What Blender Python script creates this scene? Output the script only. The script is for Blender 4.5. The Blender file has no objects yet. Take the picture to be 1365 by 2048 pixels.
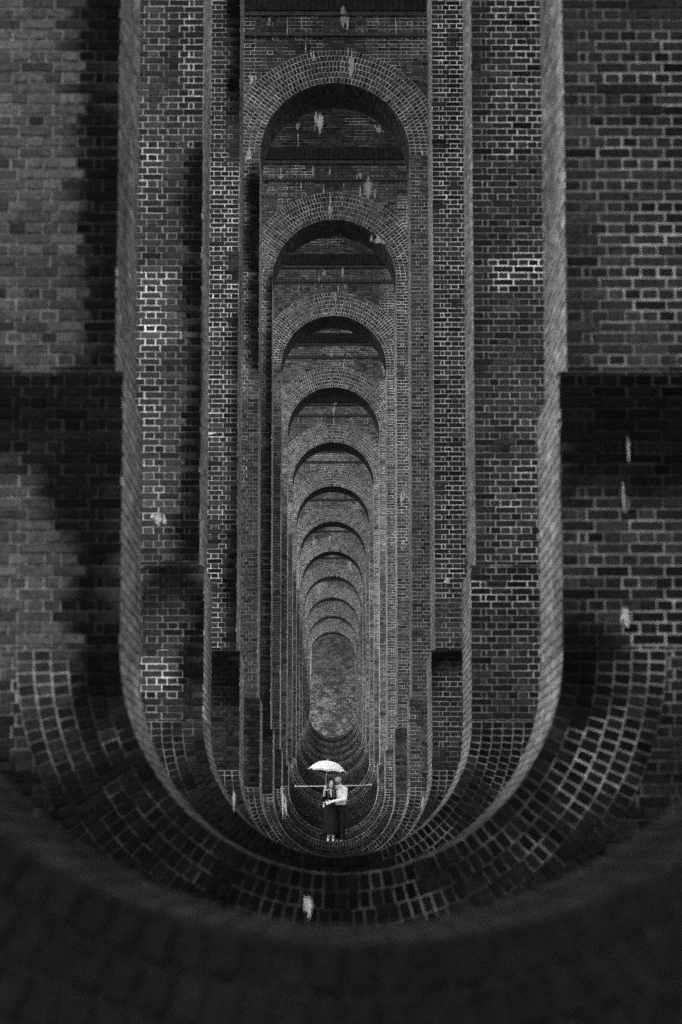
import bpy, bmesh, math, random
import numpy as np
from mathutils import Matrix, Vector

R = math.radians
rng = np.random.default_rng(11)
random.seed(11)
scene = bpy.context.scene
col = scene.collection

# ------------------------------------------------------------------ camera
ZC = 1.2                                    # lens height above the turf
cam_data = bpy.data.cameras.new('camera')
cam = bpy.data.objects.new('camera', cam_data)
col.objects.link(cam)
cam.location = (-0.066, 0.0, ZC)
cam.rotation_euler = (math.pi / 2 + 0.1466, 0.0, -0.004)
cam_data.sensor_fit = 'VERTICAL'
cam_data.sensor_height = 36.0
cam_data.sensor_width = 24.0
cam_data.lens = 85.0
cam_data.clip_start = 0.05
cam_data.clip_end = 3000.0
cam_data.dof.use_dof = True
cam_data.dof.focus_distance = 66.0
cam_data.dof.aperture_fstop = 2.6
scene.camera = cam

# ------------------------------------------------------------------ sky, sun, exposure
SUN_EL, SUN_AZ = R(62), R(200)              # high overcast sun behind the photographer
world = bpy.data.worlds.new('World')
scene.world = world
world.use_nodes = True
wn = world.node_tree
wn.nodes.clear()
w_out = wn.nodes.new('ShaderNodeOutputWorld')
w_bg = wn.nodes.new('ShaderNodeBackground')
w_bw = wn.nodes.new('ShaderNodeRGBToBW')
w_sky = wn.nodes.new('ShaderNodeTexSky')
w_sky.sky_type = 'NISHITA'
w_sky.sun_disc = False
w_sky.sun_elevation = SUN_EL
w_sky.sun_rotation = SUN_AZ
w_sky.air_density = 1.5
w_sky.dust_density = 4.0
wn.links.new(w_sky.outputs[0], w_bw.inputs[0])
wn.links.new(w_bw.outputs[0], w_bg.inputs[0])
w_bg.inputs[1].default_value = 0.13
wn.links.new(w_bg.outputs[0], w_out.inputs[0])

sun_data = bpy.data.lights.new('sun', 'SUN')
sun_data.energy = 0.8
sun_data.angle = R(25)
sun_data.color = (1.0, 1.0, 1.0)
sun = bpy.data.objects.new('sun', sun_data)
col.objects.link(sun)
sdir = Vector((math.sin(SUN_AZ) * math.cos(SUN_EL), math.cos(SUN_AZ) * math.cos(SUN_EL), math.sin(SUN_EL)))
sun.rotation_euler = sdir.to_track_quat('Z', 'Y').to_euler()
sun.location = (0, -40, 60)

scene.view_settings.view_transform = 'Standard'
scene.view_settings.look = 'None'
scene.view_settings.gamma = 1.0
scene.view_settings.exposure = 2.65
scene.render.film_transparent = False
scene.cycles.use_denoising = False
scene.cycles.max_bounces = 6
scene.cycles.diffuse_bounces = 4
scene.cycles.transparent_max_bounces = 6

# ------------------------------------------------------------------ small helpers
def tag(o, label=None, cat=None, group=None, kind=None):
    if label: o['label'] = label
    if cat: o['category'] = cat
    if group: o['group'] = group
    if kind: o['kind'] = kind
    return o

def empty(name, loc=(0, 0, 0)):
    o = bpy.data.objects.new(name, None)
    o.empty_display_size = 0.3
    o.location = loc
    col.objects.link(o)
    return o

def link_mesh(name, me, mat=None, parent=None):
    o = bpy.data.objects.new(name, me)
    col.objects.link(o)
    if mat is not None and len(me.materials) == 0:
        me.materials.append(mat)
    if parent is not None:
        o.parent = parent
        o.matrix_parent_inverse = Matrix.Translation(-Vector(parent.location))
    return o

def np_mesh(name, verts, quads, tone=None, attr='tone', smooth=False):
    """verts (n,3), quads (m,4), tone per face -> mesh"""
    me = bpy.data.meshes.new(name)
    n, m = len(verts), len(quads)
    me.vertices.add(n)
    me.vertices.foreach_set('co', np.ascontiguousarray(verts, dtype=np.float32).ravel())
    me.loops.add(m * 4)
    me.loops.foreach_set('vertex_index', np.ascontiguousarray(quads, dtype=np.int32).ravel())
    me.polygons.add(m)
    me.polygons.foreach_set('loop_start', np.arange(0, m * 4, 4, dtype=np.int32))
    me.polygons.foreach_set('loop_total', np.full(m, 4, dtype=np.int32))
    me.update(calc_edges=True)
    if tone is not None:
        a = me.attributes.new(attr, 'FLOAT', 'POINT')
        a.data.foreach_set('value', np.ascontiguousarray(tone, dtype=np.float32))
    me.polygons.foreach_set('use_smooth', np.full(m, smooth, dtype=bool))
    return me

class Boxes:
    """quads collected into one mesh"""
    def __init__(self): self.v, self.f = [], []
    def quad(self, a, b, c, d):
        i = len(self.v); self.v += [a, b, c, d]; self.f.append((i, i + 1, i + 2, i + 3))
    def box(self, x0, x1, y0, y1, z0, z1):
        i = len(self.v)
        self.v += [(x0, y0, z0), (x1, y0, z0), (x1, y1, z0), (x0, y1, z0),
                   (x0, y0, z1), (x1, y0, z1), (x1, y1, z1), (x0, y1, z1)]
        for q in ((0, 3, 2, 1), (4, 5, 6, 7), (0, 1, 5, 4), (1, 2, 6, 5), (2, 3, 7, 6), (3, 0, 4, 7)):
            self.f.append(tuple(i + k for k in q))
    def mesh(self, name):
        return np_mesh(name, np.array(self.v), np.array(self.f))

# value noise (for stains whose edges follow the bricks)
def _h(i, j, s):
    n = (i.astype(np.int64) * 374761393 + j.astype(np.int64) * 668265263 + s * 144269) & 0x7fffffff
    n = ((n ^ (n >> 13)) * 1274126177) & 0x7fffffff
    return ((n ^ (n >> 16)) & 0xffff) / 65535.0
def vnoise(x, y, s=0):
    x = np.asarray(x, float); y = np.asarray(y, float)
    i, j = np.floor(x), np.floor(y)
    fx, fy = x - i, y - j
    fx = fx * fx * (3 - 2 * fx); fy = fy * fy * (3 - 2 * fy)
    a, b = _h(i, j, s), _h(i + 1, j, s)
    c, d = _h(i, j + 1, s), _h(i + 1, j + 1, s)
    return (a * (1 - fx) + b * fx) * (1 - fy) + (c * (1 - fx) + d * fx) * fy
def fbm(x, y, s=0, o=3):
    t, a, w = 0, 1.0, 0
    for k in range(o):
        t = t + a * vnoise(x * 2 ** k, y * 2 ** k, s + 17 * k); w += a; a *= 0.5
    return t / w
def sstep(a, b, x):
    t = np.clip((x - a) / (b - a), 0, 1)
    return t * t * (3 - 2 * t)

# ------------------------------------------------------------------ materials
def new_mat(name):
    m = bpy.data.materials.new(name)
    m.use_nodes = True
    nt = m.node_tree
    nt.nodes.clear()
    out = nt.nodes.new('ShaderNodeOutputMaterial')
    bs = nt.nodes.new('ShaderNodeBsdfPrincipled')
    nt.links.new(bs.outputs[0], out.inputs[0])
    bs.inputs['Roughness'].default_value = 0.9
    bs.inputs['Specular IOR Level'].default_value = 0.05
    return m, nt, bs, out

def node(nt, kind, **kw):
    n = nt.nodes.new(kind)
    for k, v in kw.items(): setattr(n, k, v)
    return n

def noise(nt, vec, scale, detail=4.0, rough=0.6):
    n = node(nt, 'ShaderNodeTexNoise')
    n.inputs['Scale'].default_value = scale
    n.inputs['Detail'].default_value = detail
    n.inputs['Roughness'].default_value = rough
    if vec is not None: nt.links.new(vec, n.inputs['Vector'])
    return n.outputs['Fac']

def remap(nt, val, a, b, c, d):
    n = node(nt, 'ShaderNodeMapRange')
    n.inputs[1].default_value = a; n.inputs[2].default_value = b
    n.inputs[3].default_value = c; n.inputs[4].default_value = d
    nt.links.new(val, n.inputs[0])
    return n.outputs[0]

def mul(nt, a, b, op='MULTIPLY'):
    n = node(nt, 'ShaderNodeMath', operation=op)
    for i, v in enumerate((a, b)):
        if isinstance(v, (int, float)): n.inputs[i].default_value = v
        else: nt.links.new(v, n.inputs[i])
    return n.outputs[0]

def world_pos(nt):
    return node(nt, 'ShaderNodeNewGeometry').outputs['Position']

def bumpy(nt, bs, height, strength, dist):
    b = node(nt, 'ShaderNodeBump')
    b.inputs['Strength'].default_value = strength
    b.inputs['Distance'].default_value = dist
    nt.links.new(height, b.inputs['Height'])
    nt.links.new(b.outputs[0], bs.inputs['Normal'])

def masonry_mat(name, source, grain=0.68, flecks=True):
    """fired brick / lime mortar; tone comes from the piece itself"""
    m, nt, bs, out = new_mat(name)
    pos = world_pos(nt)
    if source == 'attr':
        a = node(nt, 'ShaderNodeAttribute', attribute_name='tone').outputs['Fac']
    else:
        oi = node(nt, 'ShaderNodeObjectInfo')
        bw = node(nt, 'ShaderNodeRGBToBW')
        nt.links.new(oi.outputs['Color'], bw.inputs[0])
        a = bw.outputs[0]
    n1 = noise(nt, pos, 28.0, 5.0, 0.7)
    n2 = noise(nt, pos, 150.0, 3.0, 0.7)
    k = mul(nt, remap(nt, n1, 0.25, 0.75, 1 - grain, 1 + grain), remap(nt, n2, 0.3, 0.7, 0.75, 1.25))
    c = mul(nt, a, k)
    if flecks:                                # lime bloom and lichen specks
        n3 = noise(nt, pos, 11.0, 6.0, 0.75)
        bloom = remap(nt, n3, 0.63, 0.74, 0.0, 1.0)
        c = mul(nt, c, mul(nt, bloom, mul(nt, a, 0.9)), 'ADD')
    nt.links.new(c, bs.inputs['Base Color'])
    bumpy(nt, bs, mul(nt, n1, n2, 'ADD'), 0.5, 0.004)
    bs.inputs['Roughness'].default_value = 0.95
    bs.inputs['Specular IOR Level'].default_value = 0.04
    return m

M = {}
M['brick'] = masonry_mat('brick_joined', 'attr')
M['brick_one'] = masonry_mat('brick_single', 'obj')
M['mortar'] = masonry_mat('mortar', 'attr', 0.6, False)

def brick_face_mat():
    """pier cores, outer flanks and backs: bricks too far round to be built"""
    m, nt, bs, out = new_mat('brick_core')
    geo = node(nt, 'ShaderNodeNewGeometry')
    sp = node(nt, 'ShaderNodeSeparateXYZ'); nt.links.new(geo.outputs['Position'], sp.inputs[0])
    sn = node(nt, 'ShaderNodeSeparateXYZ'); nt.links.new(geo.outputs['Normal'], sn.inputs[0])
    ax = mul(nt, sn.outputs[0], 0, 'ABSOLUTE'); ay = mul(nt, sn.outputs[1], 0, 'ABSOLUTE')
    u = mul(nt, mul(nt, sp.outputs[1], ax), mul(nt, sp.outputs[0], ay), 'ADD')
    cb = node(nt, 'ShaderNodeCombineXYZ')
    nt.links.new(u, cb.inputs[0]); nt.links.new(sp.outputs[2], cb.inputs[1])
    bt = node(nt, 'ShaderNodeTexBrick')
    nt.links.new(cb.outputs[0], bt.inputs['Vector'])
    bt.offset = 0.5; bt.squash = 0.5; bt.squash_frequency = 2
    bt.inputs['Color1'].default_value = (.05, .05, .05, 1)
    bt.inputs['Color2'].default_value = (.085, .085, .085, 1)
    bt.inputs['Mortar'].default_value = (.14, .14, .14, 1)
    bt.inputs['Scale'].default_value = 1.0
    bt.inputs['Mortar Size'].default_value = 0.0055
    bt.inputs['Brick Width'].default_value = 0.229
    bt.inputs['Row Height'].default_value = 0.0762
    bw = node(nt, 'ShaderNodeRGBToBW'); nt.links.new(bt.outputs[0], bw.inputs[0])
    big = remap(nt, noise(nt, geo.outputs['Position'], 0.9, 5, .65), .3, .7, .45, 1.4)
    fine = remap(nt, noise(nt, geo.outputs['Position'], 40, 4, .7), .3, .7, .7, 1.3)
    nt.links.new(mul(nt, bw.outputs[0], mul(nt, big, fine)), bs.inputs['Base Color'])
    bumpy(nt, bs, mul(nt, bt.outputs['Fac'], -1.0), 0.6, 0.006)
    return m
M['core'] = brick_face_mat()

def plain(name, v, rough=0.85, grain=0.25, scale=20.0, spec=0.25, bump=0.2, bdist=0.004):
    m, nt, bs, out = new_mat(name)
    pos = world_pos(nt)
    n = noise(nt, pos, scale, 5, .65)
    c = mul(nt, remap(nt, n, .25, .75, 1 - grain, 1 + grain), v)
    nt.links.new(c, bs.inputs['Base Color'])
    bs.inputs['Roughness'].default_value = rough
    bs.inputs['Specular IOR Level'].default_value = spec
    if bump: bumpy(nt, bs, n, bump, bdist)
    return m
M['dark_stone'] = plain('dark_impost', 0.014, 0.95, 0.5, 9, 0.03)  # near-black tone for the impost blocks
M['ledge'] = plain('ledge_brick', 0.035, 0.95, 0.5, 12, 0.03)
M['turf'] = plain('trodden_turf', 0.055, 0.95, 0.6, 3.0, 0.1, 0.8, 0.03)
M['skin_f'] = plain('skin_pale', 0.44, 0.55, 0.06, 30, 0.4, 0.0)
M['skin_m'] = plain('skin_tanned', 0.38, 0.55, 0.06, 30, 0.4, 0.0)
M['shirt'] = plain('white_cotton', 0.56, 0.85, 0.05, 12, 0.2, 0.15)
M['black_cloth'] = plain('black_cloth', 0.008, 0.9, 0.2, 25, 0.04, 0.2)
M['trousers'] = plain('dark_wool', 0.008, 0.9, 0.2, 25, 0.04, 0.2)
M['hair_f'] = plain('dark_brown_hair', 0.016, 0.5, 0.4, 60, 0.4, 0.3)
M['hair_m'] = plain('brown_hair', 0.03, 0.6, 0.4, 70, 0.3, 0.3)
M['beard'] = plain('short_beard', 0.13, 0.8, 0.4, 90, 0.2, 0.2)
M['eye'] = plain('eye_dark', 0.012, 0.3, 0.0, 10, 0.5, 0.0)
M['lips'] = plain('lips', 0.20, 0.5, 0.05, 30, 0.4, 0.0)
M['teeth'] = plain('teeth', 0.75, 0.4, 0.0, 30, 0.4, 0.0)
M['shoe_pale'] = plain('pale_leather', 0.24, 0.5, 0.1, 30, 0.4, 0.1)
M['shoe_brown'] = plain('brown_leather', 0.06, 0.45, 0.2, 30, 0.4, 0.1)
M['metal'] = plain('umbrella_steel', 0.30, 0.35, 0.05, 30, 0.5, 0.0)
M['handle'] = plain('pale_handle', 0.60, 0.5, 0.05, 30, 0.4, 0.0)
M['rail'] = plain('painted_rail', 0.27, 0.7, 0.35, 14, 0.3, 0.3)

def canopy_mat():
    m, nt, bs, out = new_mat('white_nylon')
    bs.inputs['Base Color'].default_value = (.72, .72, .72, 1)
    bs.inputs['Roughness'].default_value = 0.6
    tr = node(nt, 'ShaderNodeBsdfTranslucent'); tr.inputs[0].default_value = (.72, .72, .72, 1)
    mx = node(nt, 'ShaderNodeMixShader'); mx.inputs[0].default_value = 0.6
    nt.links.new(bs.outputs[0], mx.inputs[1]); nt.links.new(tr.outputs[0], mx.inputs[2])
    nt.links.new(mx.outputs[0], out.inputs[0])
    return m
M['canopy'] = canopy_mat()

def lime_mat():
    """calcite washed out of the joints: thin, patchy, fading at its rim"""
    m, nt, bs, out = new_mat('lime_deposit')
    pos = world_pos(nt)
    e = node(nt, 'ShaderNodeAttribute', attribute_name='edge').outputs['Fac']
    mp = node(nt, 'ShaderNodeMapping'); mp.inputs['Scale'].default_value = (3.2, 3.2, 1.0)
    nt.links.new(pos, mp.inputs['Vector'])
    n = noise(nt, mp.outputs[0], 6.0, 7, .8)
    a = mul(nt, e, remap(nt, n, .3, .7, -.75, .65), 'ADD')
    a = remap(nt, a, .2, .8, 0, .8)
    c = remap(nt, noise(nt, pos, 25, 5, .7), .25, .75, .12, .42)
    nt.links.new(c, bs.inputs['Base Color'])
    nt.links.new(a, bs.inputs['Alpha'])
    return m
M['lime'] = lime_mat()

# ------------------------------------------------------------------ the viaduct, measured
S, Y0, T = 10.5034, 5.5266, 1.70            # pier pitch, first face, pier thickness
WA, STEP = 1.525, 0.06                      # half opening, offset at the plinth
CROWN = ZC + 15.876
ZSP = CROWN - WA                            # springing of the jack arches
ZST = ZC + 3.32                             # top of the plinth offset
CO, HD, ST = 0.0762, 0.1145, 0.229          # course, header, stretcher
RING = 6 * HD
LEDGE1, LEDGE2 = CROWN + 0.98, CROWN + 1.40
SPRING = CROWN + 1.81                       # springing of the great arches
XO = 4.1                                    # outer half width
SILL = [-.16, -.03, .13, .02, .11, .29, .75, 1.2, 2.38, 2.97, 4.23, 5.2, 6.03, 6.89, 7.81, 8.78]
SILL = [z + ZC for z in SILL]
NP = len(SILL)
def yfront(n): return Y0 + S * n

# stains and repointing: (pier, x0, x1, z0, z1, brick factor, mortar value or None, mortar factor)
PATCH = [
    (1, -3.75, -1.76, 4.43, 7.36, 1.25, 0.085, 1.00),
    (1, -3.64, -2.00, 3.65, 4.00, 1.25, 0.085, 1.00),
    (1, -3.63, -1.73, 2.49, 3.65, 1.25, 0.100, 1.00),
    (1, -2.27, -1.72, 2.32, 2.54, 1.20, 0.260, 1.00),
    (1, -2.21, -1.76, 2.04, 2.32, 1.00, 0.260, 1.00),
    (1, -2.11, -1.82, 1.78, 2.04, 0.80, 0.220, 1.00),
    (1, -1.83, -1.45, 2.21, 7.36, 0.14, 0.050, 1.00),
    (1, -2.51, -1.44, 3.94, 4.43, 0.20, 0.050, 1.00),
    (1, -2.06, -1.43, 3.44, 4.02, 0.18, 0.050, 1.00),
    (1, 1.50, 1.82, 5.72, 7.37, 0.75, 0.110, 1.00),
    (1, 1.79, 2.52, 5.62, 7.01, 0.60, 0.200, 1.00),
    (1, 1.48, 1.85, 4.42, 5.72, 0.90, 0.075, 1.00),
    (1, 1.82, 2.50, 4.95, 5.62, 0.75, 0.220, 1.00),
    (1, 1.86, 2.49, 4.44, 4.95, 1.00, 0.140, 1.00),
    (1, 1.41, 2.47, 3.62, 4.44, 0.20, 0.050, 1.00),
    (1, 1.40, 2.06, 3.38, 3.68, 0.28, 0.060, 1.00),
    (1, 1.45, 2.46, 3.01, 3.62, 0.70, 0.120, 1.00),
    (1, 1.73, 2.47, 3.38, 3.62, 0.75, 0.170, 1.00),
    (1, 1.44, 1.85, 2.67, 3.01, 0.50, 0.080, 1.00),
    (1, 1.86, 2.45, 2.54, 3.08, 0.50, 0.240, 1.00),
    (1, 1.40, 1.81, 2.18, 2.71, 0.20, 0.060, 1.00),
    (1, 1.72, 2.43, 1.65, 2.54, 0.55, 0.150, 1.00),
    (1, 1.48, 1.83, 1.52, 2.14, 0.55, 0.340, 1.00),
    (1, 1.08, 1.47, 1.32, 1.81, 0.50, 0.260, 1.00),
    (1, 0.65, 1.10, 1.13, 1.52, 0.55, 0.180, 1.00),
    (2, -2.29, -1.69, 4.61, 11.28, 0.95, 0.110, 1.00),
    (2, -1.89, -1.51, 9.50, 11.28, 0.55, 0.200, 1.00),
    (2, -2.27, -1.88, 10.33, 11.04, 0.80, 0.130, 1.00),
    (2, -2.27, -1.95, 8.51, 9.44, 0.90, 0.250, 1.00),
    (2, -2.27, -1.91, 6.92, 7.87, 1.00, 0.400, 1.00),
    (2, -2.26, -2.03, 5.87, 6.92, 0.90, 0.250, 1.00),
    (2, -2.17, -1.91, 4.72, 5.93, 0.95, 0.200, 1.00),
    (2, -1.72, -1.44, 3.09, 9.27, 0.14, 0.040, 1.00),
    (2, -2.19, -1.45, 4.11, 4.61, 0.20, 0.050, 1.00),
    (2, -2.15, -1.68, 3.58, 4.11, 0.60, 0.090, 1.00),
    (2, -2.15, -1.72, 3.08, 3.58, 0.90, 0.340, 1.00),
    (2, -2.14, -1.80, 2.49, 3.08, 0.60, 0.140, 1.00),
    (2, 1.52, 1.74, 4.61, 11.29, 0.65, 0.100, 1.00),
    (2, 1.77, 2.42, 10.10, 11.29, 0.60, 0.240, 1.00),
    (2, 1.74, 2.41, 9.20, 10.10, 0.80, 0.260, 1.00),
    (2, 1.76, 2.39, 8.11, 9.20, 0.80, 0.120, 1.00),
    (2, 1.73, 2.39, 7.67, 8.07, 0.70, 0.420, 1.00),
    (2, 1.74, 2.38, 6.73, 7.67, 0.85, 0.110, 1.00),
    (2, 1.76, 2.37, 5.82, 6.73, 0.90, 0.160, 1.00),
    (2, 1.81, 2.35, 4.69, 5.82, 0.70, 0.220, 1.00),
    (2, 1.41, 2.35, 4.39, 4.59, 0.22, 0.100, 1.00),
    (2, 1.41, 2.34, 4.05, 4.39, 0.40, 0.240, 1.00),
    (2, 1.41, 2.34, 3.64, 4.05, 0.50, 0.100, 1.00),
    (2, 1.40, 2.11, 2.82, 3.64, 0.50, 0.090, 1.00),
    (2, 1.56, 2.10, 2.16, 2.82, 0.45, 0.120, 1.00),
    (3, -2.06, -1.71, 12.30, 15.27, 0.75, 0.190, 1.00),
    (3, -1.73, -1.44, 13.03, 15.27, 0.20, 0.050, 1.00),
    (3, -2.03, -1.42, 9.23, 12.30, 0.70, 0.300, 1.00),
    (3, -2.01, -1.68, 6.46, 9.23, 0.80, 0.240, 1.00),
    (3, -1.70, -1.41, 6.46, 9.23, 0.55, 0.200, 1.00),
    (3, -1.99, -1.70, 4.53, 6.46, 0.70, 0.280, 1.00),
    (3, -1.72, -1.40, 4.53, 6.46, 0.30, 0.050, 1.00),
    (3, -1.93, -1.39, 3.61, 4.50, 0.20, 0.050, 1.00),
    (3, 1.54, 2.15, 11.49, 15.28, 0.60, 0.300, 1.00),
    (3, 1.52, 2.13, 8.75, 11.49, 0.75, 0.260, 1.00),
    (3, 1.51, 2.10, 5.38, 8.75, 0.60, 0.220, 1.00),
    (3, 1.45, 2.10, 4.53, 5.38, 0.90, 0.140, 1.00),
    (3, 1.44, 2.10, 4.18, 4.50, 0.20, 0.060, 1.00),
    (3, 1.44, 1.97, 2.85, 4.18, 0.60, 0.150, 1.00),
    (4, -1.88, -1.70, 10.48, 15.34, 0.80, 0.240, 1.00),
    (4, -1.73, -1.45, 10.89, 15.55, 0.15, 0.040, 1.00),
    (4, -1.85, -1.42, 4.58, 10.48, 0.40, 0.070, 1.00),
    (4, 1.47, 2.06, 12.95, 15.34, 0.75, 0.180, 1.00),
    (4, 1.46, 2.04, 8.46, 12.95, 0.70, 0.140, 1.00),
    (4, 1.44, 2.02, 4.58, 8.46, 0.55, 0.120, 1.00),
    (4, -1.89, -1.12, 15.34, 16.92, 1.00, 0.220, 1.00),
    (5, -1.86, -1.65, 11.30, 15.54, 0.70, 0.260, 1.00),
    (5, -1.67, -1.42, 4.61, 15.79, 0.15, 0.040, 1.00),
    (5, 1.50, 1.98, 15.54, 17.57, 0.70, 0.300, 1.00),
    (5, 1.49, 1.95, 8.84, 15.54, 0.70, 0.240, 1.00),
    (5, 1.47, 1.93, 4.61, 8.84, 0.60, 0.140, 1.00),
    (6, 1.55, 1.89, 10.22, 17.54, 0.70, 0.240, 1.00),
    (6, 1.49, 1.87, 4.53, 10.22, 0.60, 0.200, 1.00),
    (7, 1.51, 1.86, 11.61, 17.32, 0.80, 0.260, 1.00),
    (8, 1.47, 1.82, 9.25, 16.78, 0.80, 0.240, 1.00),
]

class Field:
    """tone of bricks and joints over one pier: firing and repointing go brick by brick,
    damp, algae, soot and some painted shade bleed softly across them"""
    def __init__(self, n): self.n, self.s = n, 100 + 31 * n
    def base(self, X, Z, ring=None):
        n, s, N = self.n, self.s, len(X)
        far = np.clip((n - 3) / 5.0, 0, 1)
        b = 0.0165 * np.exp(np.clip(rng.normal(0, 0.26, N), -.6, .5))
        b *= np.where(rng.random(N) < 0.13, 0.5, 1.0)
        rep = fbm(X * 0.9 + 31, Z * 0.55, s + 3) + 0.06 * rng.normal(0, 1, N)
        mo = 0.034 + 0.22 * sstep(0.50, 0.64, rep)
        mo *= 0.55 + 0.8 * rng.random(N) ** 1.3
        if ring is not None and n >= 3: mo = np.maximum(mo, .15 + .16 * rng.random(N))
        jx = X + rng.normal(0, 0.02, N)
        jz = Z + rng.normal(0, 0.02, N)
        for (pn, x0, x1, z0, z1, bf, mv, mf) in PATCH:
            if pn != n: continue
            wx = .10 * (vnoise(jz * 3.1, jx * 0 + 1, s + 5) - .5); wz = .2 * (vnoise(jx * 2.3, jz * 0 + 2, s + 6) - .5)
            e = .03 if mv > .3 and n > 1 else .11
            inn = sstep(x0 - e, x0 + e, jx + wx) * sstep(x1 + e, x1 - e, jx + wx) * sstep(z0 - e, z0 + e, jz + wz) * sstep(z1 + e, z1 - e, jz + wz)
            holes = (vnoise(X * 3.7, Z * 3.1, s + 44) > .16) | (rng.random(N) < .3)
            mo = mo * (1 - inn) + inn * np.where(holes, (1.1 if n == 1 else 1.35) * mv, .035) * (0.45 + .8 * rng.random(N))
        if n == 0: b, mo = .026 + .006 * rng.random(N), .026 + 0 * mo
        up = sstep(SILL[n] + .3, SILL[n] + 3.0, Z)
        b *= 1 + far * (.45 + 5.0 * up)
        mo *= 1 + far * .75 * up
        return b, mo
    def stain(self, X, Z, face=True, rr=None):
        """soft factors for bricks and for joints at any point of the face"""
        n, s = self.n, self.s
        wob = .34 * (fbm(X * 3.3 + 5, Z * 2.3, s + 5, 4) - .5)
        wobz = .50 * (fbm(X * 2.3, Z * 2.3 + 9, s + 6, 4) - .5)
        jx, jz = X + wob, Z + wobz
        far = np.clip((n - 4) / 6.0, 0, 1)
        k = .45 + 1.0 * fbm(X * 1.1 + 7, Z * .55, s, 4)
        km = .55 + .8 * fbm(X * 1.4 + 3, Z * .7, s + 2, 4)
        for (pn, x0, x1, z0, z1, bf, mv, mf) in PATCH:
            if pn != n: continue
            e = .06
            lo = .22 if bf <= .3 else .06
            top = (z1 + e, z1 - e, jz) if abs(z1 - ZST) > .1 else (ZST + .03, ZST - .03, Z)
            m = sstep(x0 - e, x0 + e, jx) * sstep(x1 + e, x1 - e, jx) * sstep(z0 - lo, z0 + lo, jz) * sstep(*top)
            v = ((1.2 if n == 1 and x0 > 0 else 1.4) * bf if bf > .3 else bf * .65) * (.6 + .8 * fbm(X * 2.6 + 7, Z * 2.0, s + 12, 4))
            k = k * (1 - m) + v * m
            km = km * (1 - m) + (1.0 if bf > .3 else .2) * m
        if face and n >= 3:                            # algae strip down the left jamb
            wdt = {3: .13, 4: .2}.get(n, .5)
            m = sstep(-WA - wdt - .05, -WA - wdt + .05, jx) * sstep(-WA + .3, -WA + .1, X) * sstep(ZSP - .1, ZSP - .6, jz)
            if n >= 5: m = m * sstep(ZSP - .8, ZSP - 3.5, jz + 2.0 * (fbm(X * .7, Z * .4, s + 9) - .5))
            else: m = m * sstep(.40, .50, fbm(X * .4, Z * .35, s + 9))
            k = k * (1 - .72 * m); km = km * (1 - .82 * m)
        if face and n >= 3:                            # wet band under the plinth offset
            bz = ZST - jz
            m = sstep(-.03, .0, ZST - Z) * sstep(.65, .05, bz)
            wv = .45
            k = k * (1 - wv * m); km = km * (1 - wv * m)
        h = jz - SILL[n]
        damp = np.clip(1.25 - h / 1.5, 0, 1) * (1 - .45 * far)
        damp = damp * (1 - .45 * np.clip((X - .1) / 1.1, 0, 1))
        k = k * (1 - .86 * damp); km = km * (1 - .90 * damp)
        if n >= 6 and rr is not None:                  # light arris, then damp and painted occlusion shade darkening outward
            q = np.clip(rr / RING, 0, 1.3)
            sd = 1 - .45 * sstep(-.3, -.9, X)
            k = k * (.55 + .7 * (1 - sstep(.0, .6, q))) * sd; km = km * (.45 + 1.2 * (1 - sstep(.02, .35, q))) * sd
        if n <= 5: km = km * (1 - .75 * np.clip(1.6 - h / 1.5, 0, 1) * sstep(.52, .40, fbm(X * 3.3 + 2, Z * 3.3, s + 33, 3)))
        if n == 0: k = .14 + .22 * fbm(X * 1.5, Z * 1.5, 9); km = k * 1.15
        return np.clip(k, .06, 3), np.clip(km, .05, 3)
    def reveal(self, U, Z):
        N = len(U)
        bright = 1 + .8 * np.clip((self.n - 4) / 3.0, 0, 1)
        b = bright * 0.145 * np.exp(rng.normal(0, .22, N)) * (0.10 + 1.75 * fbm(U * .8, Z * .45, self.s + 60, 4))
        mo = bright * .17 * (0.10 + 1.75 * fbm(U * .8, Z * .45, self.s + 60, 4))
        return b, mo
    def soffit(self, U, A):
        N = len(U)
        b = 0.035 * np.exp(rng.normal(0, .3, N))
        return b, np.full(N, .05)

# ---- cells of a brick bond in a plane -------------------------------------------------
def bond_rows(z0, z1, phase=0):
    """course boundaries from a fixed datum so that piers share their bed joints"""
    k0 = int(math.floor(z0 / CO + 1e-6)); k1 = int(math.ceil(z1 / CO - 1e-6))
    out = []
    for k in range(k0, k1):
        a, b = max(k * CO, z0), min((k + 1) * CO, z1)
        if b - a > 0.02: out.append((k, a, b))
    return out

def strip_cells(u0, u1, z0, z1, every=1):
    """English bond starting from a corner at u0 running to u1"""
    cells = []
    sg = 1 if u1 > u0 else -1
    L = abs(u1 - u0)
    for k, a, b in bond_rows(z0, z1):
        if k % 2:
            w = [ST] * int(L / ST + 2)
        else:
            w = [HD, HD / 2] + [HD] * int(L / HD + 2)
            if random.random() < .25: w = [HD, HD / 2] + sum(([HD, HD] if random.random() < .6 else [ST] for _ in range(int(L / ST + 2))), [])
        t = 0.0
        for x in w:
            e = min(t + x, L)
            if e - t > 0.02: cells.append((u0 + sg * t, u0 + sg * e, a, b))
            t = e
            if t >= L - 1e-6: break
    c = np.array(cells) if cells else np.zeros((0, 4))
    lo, hi = np.minimum(c[:, 0], c[:, 1]), np.maximum(c[:, 0], c[:, 1])
    c[:, 0], c[:, 1] = lo, hi
    return c

def wide_cells(x0, x1, z0, z1):
    cells = []
    for k, a, b in bond_rows(z0, z1):
        w = ST if k % 2 else HD
        st = x0 - (ST / 2 if k % 2 else HD * .75)
        t = st
        while t < x1:
            c0, c1 = max(t, x0), min(t + w, x1)
            if c1 - c0 > .02: cells.append((c0, c1, a, b))
            t += w
    return np.array(cells)

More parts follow.
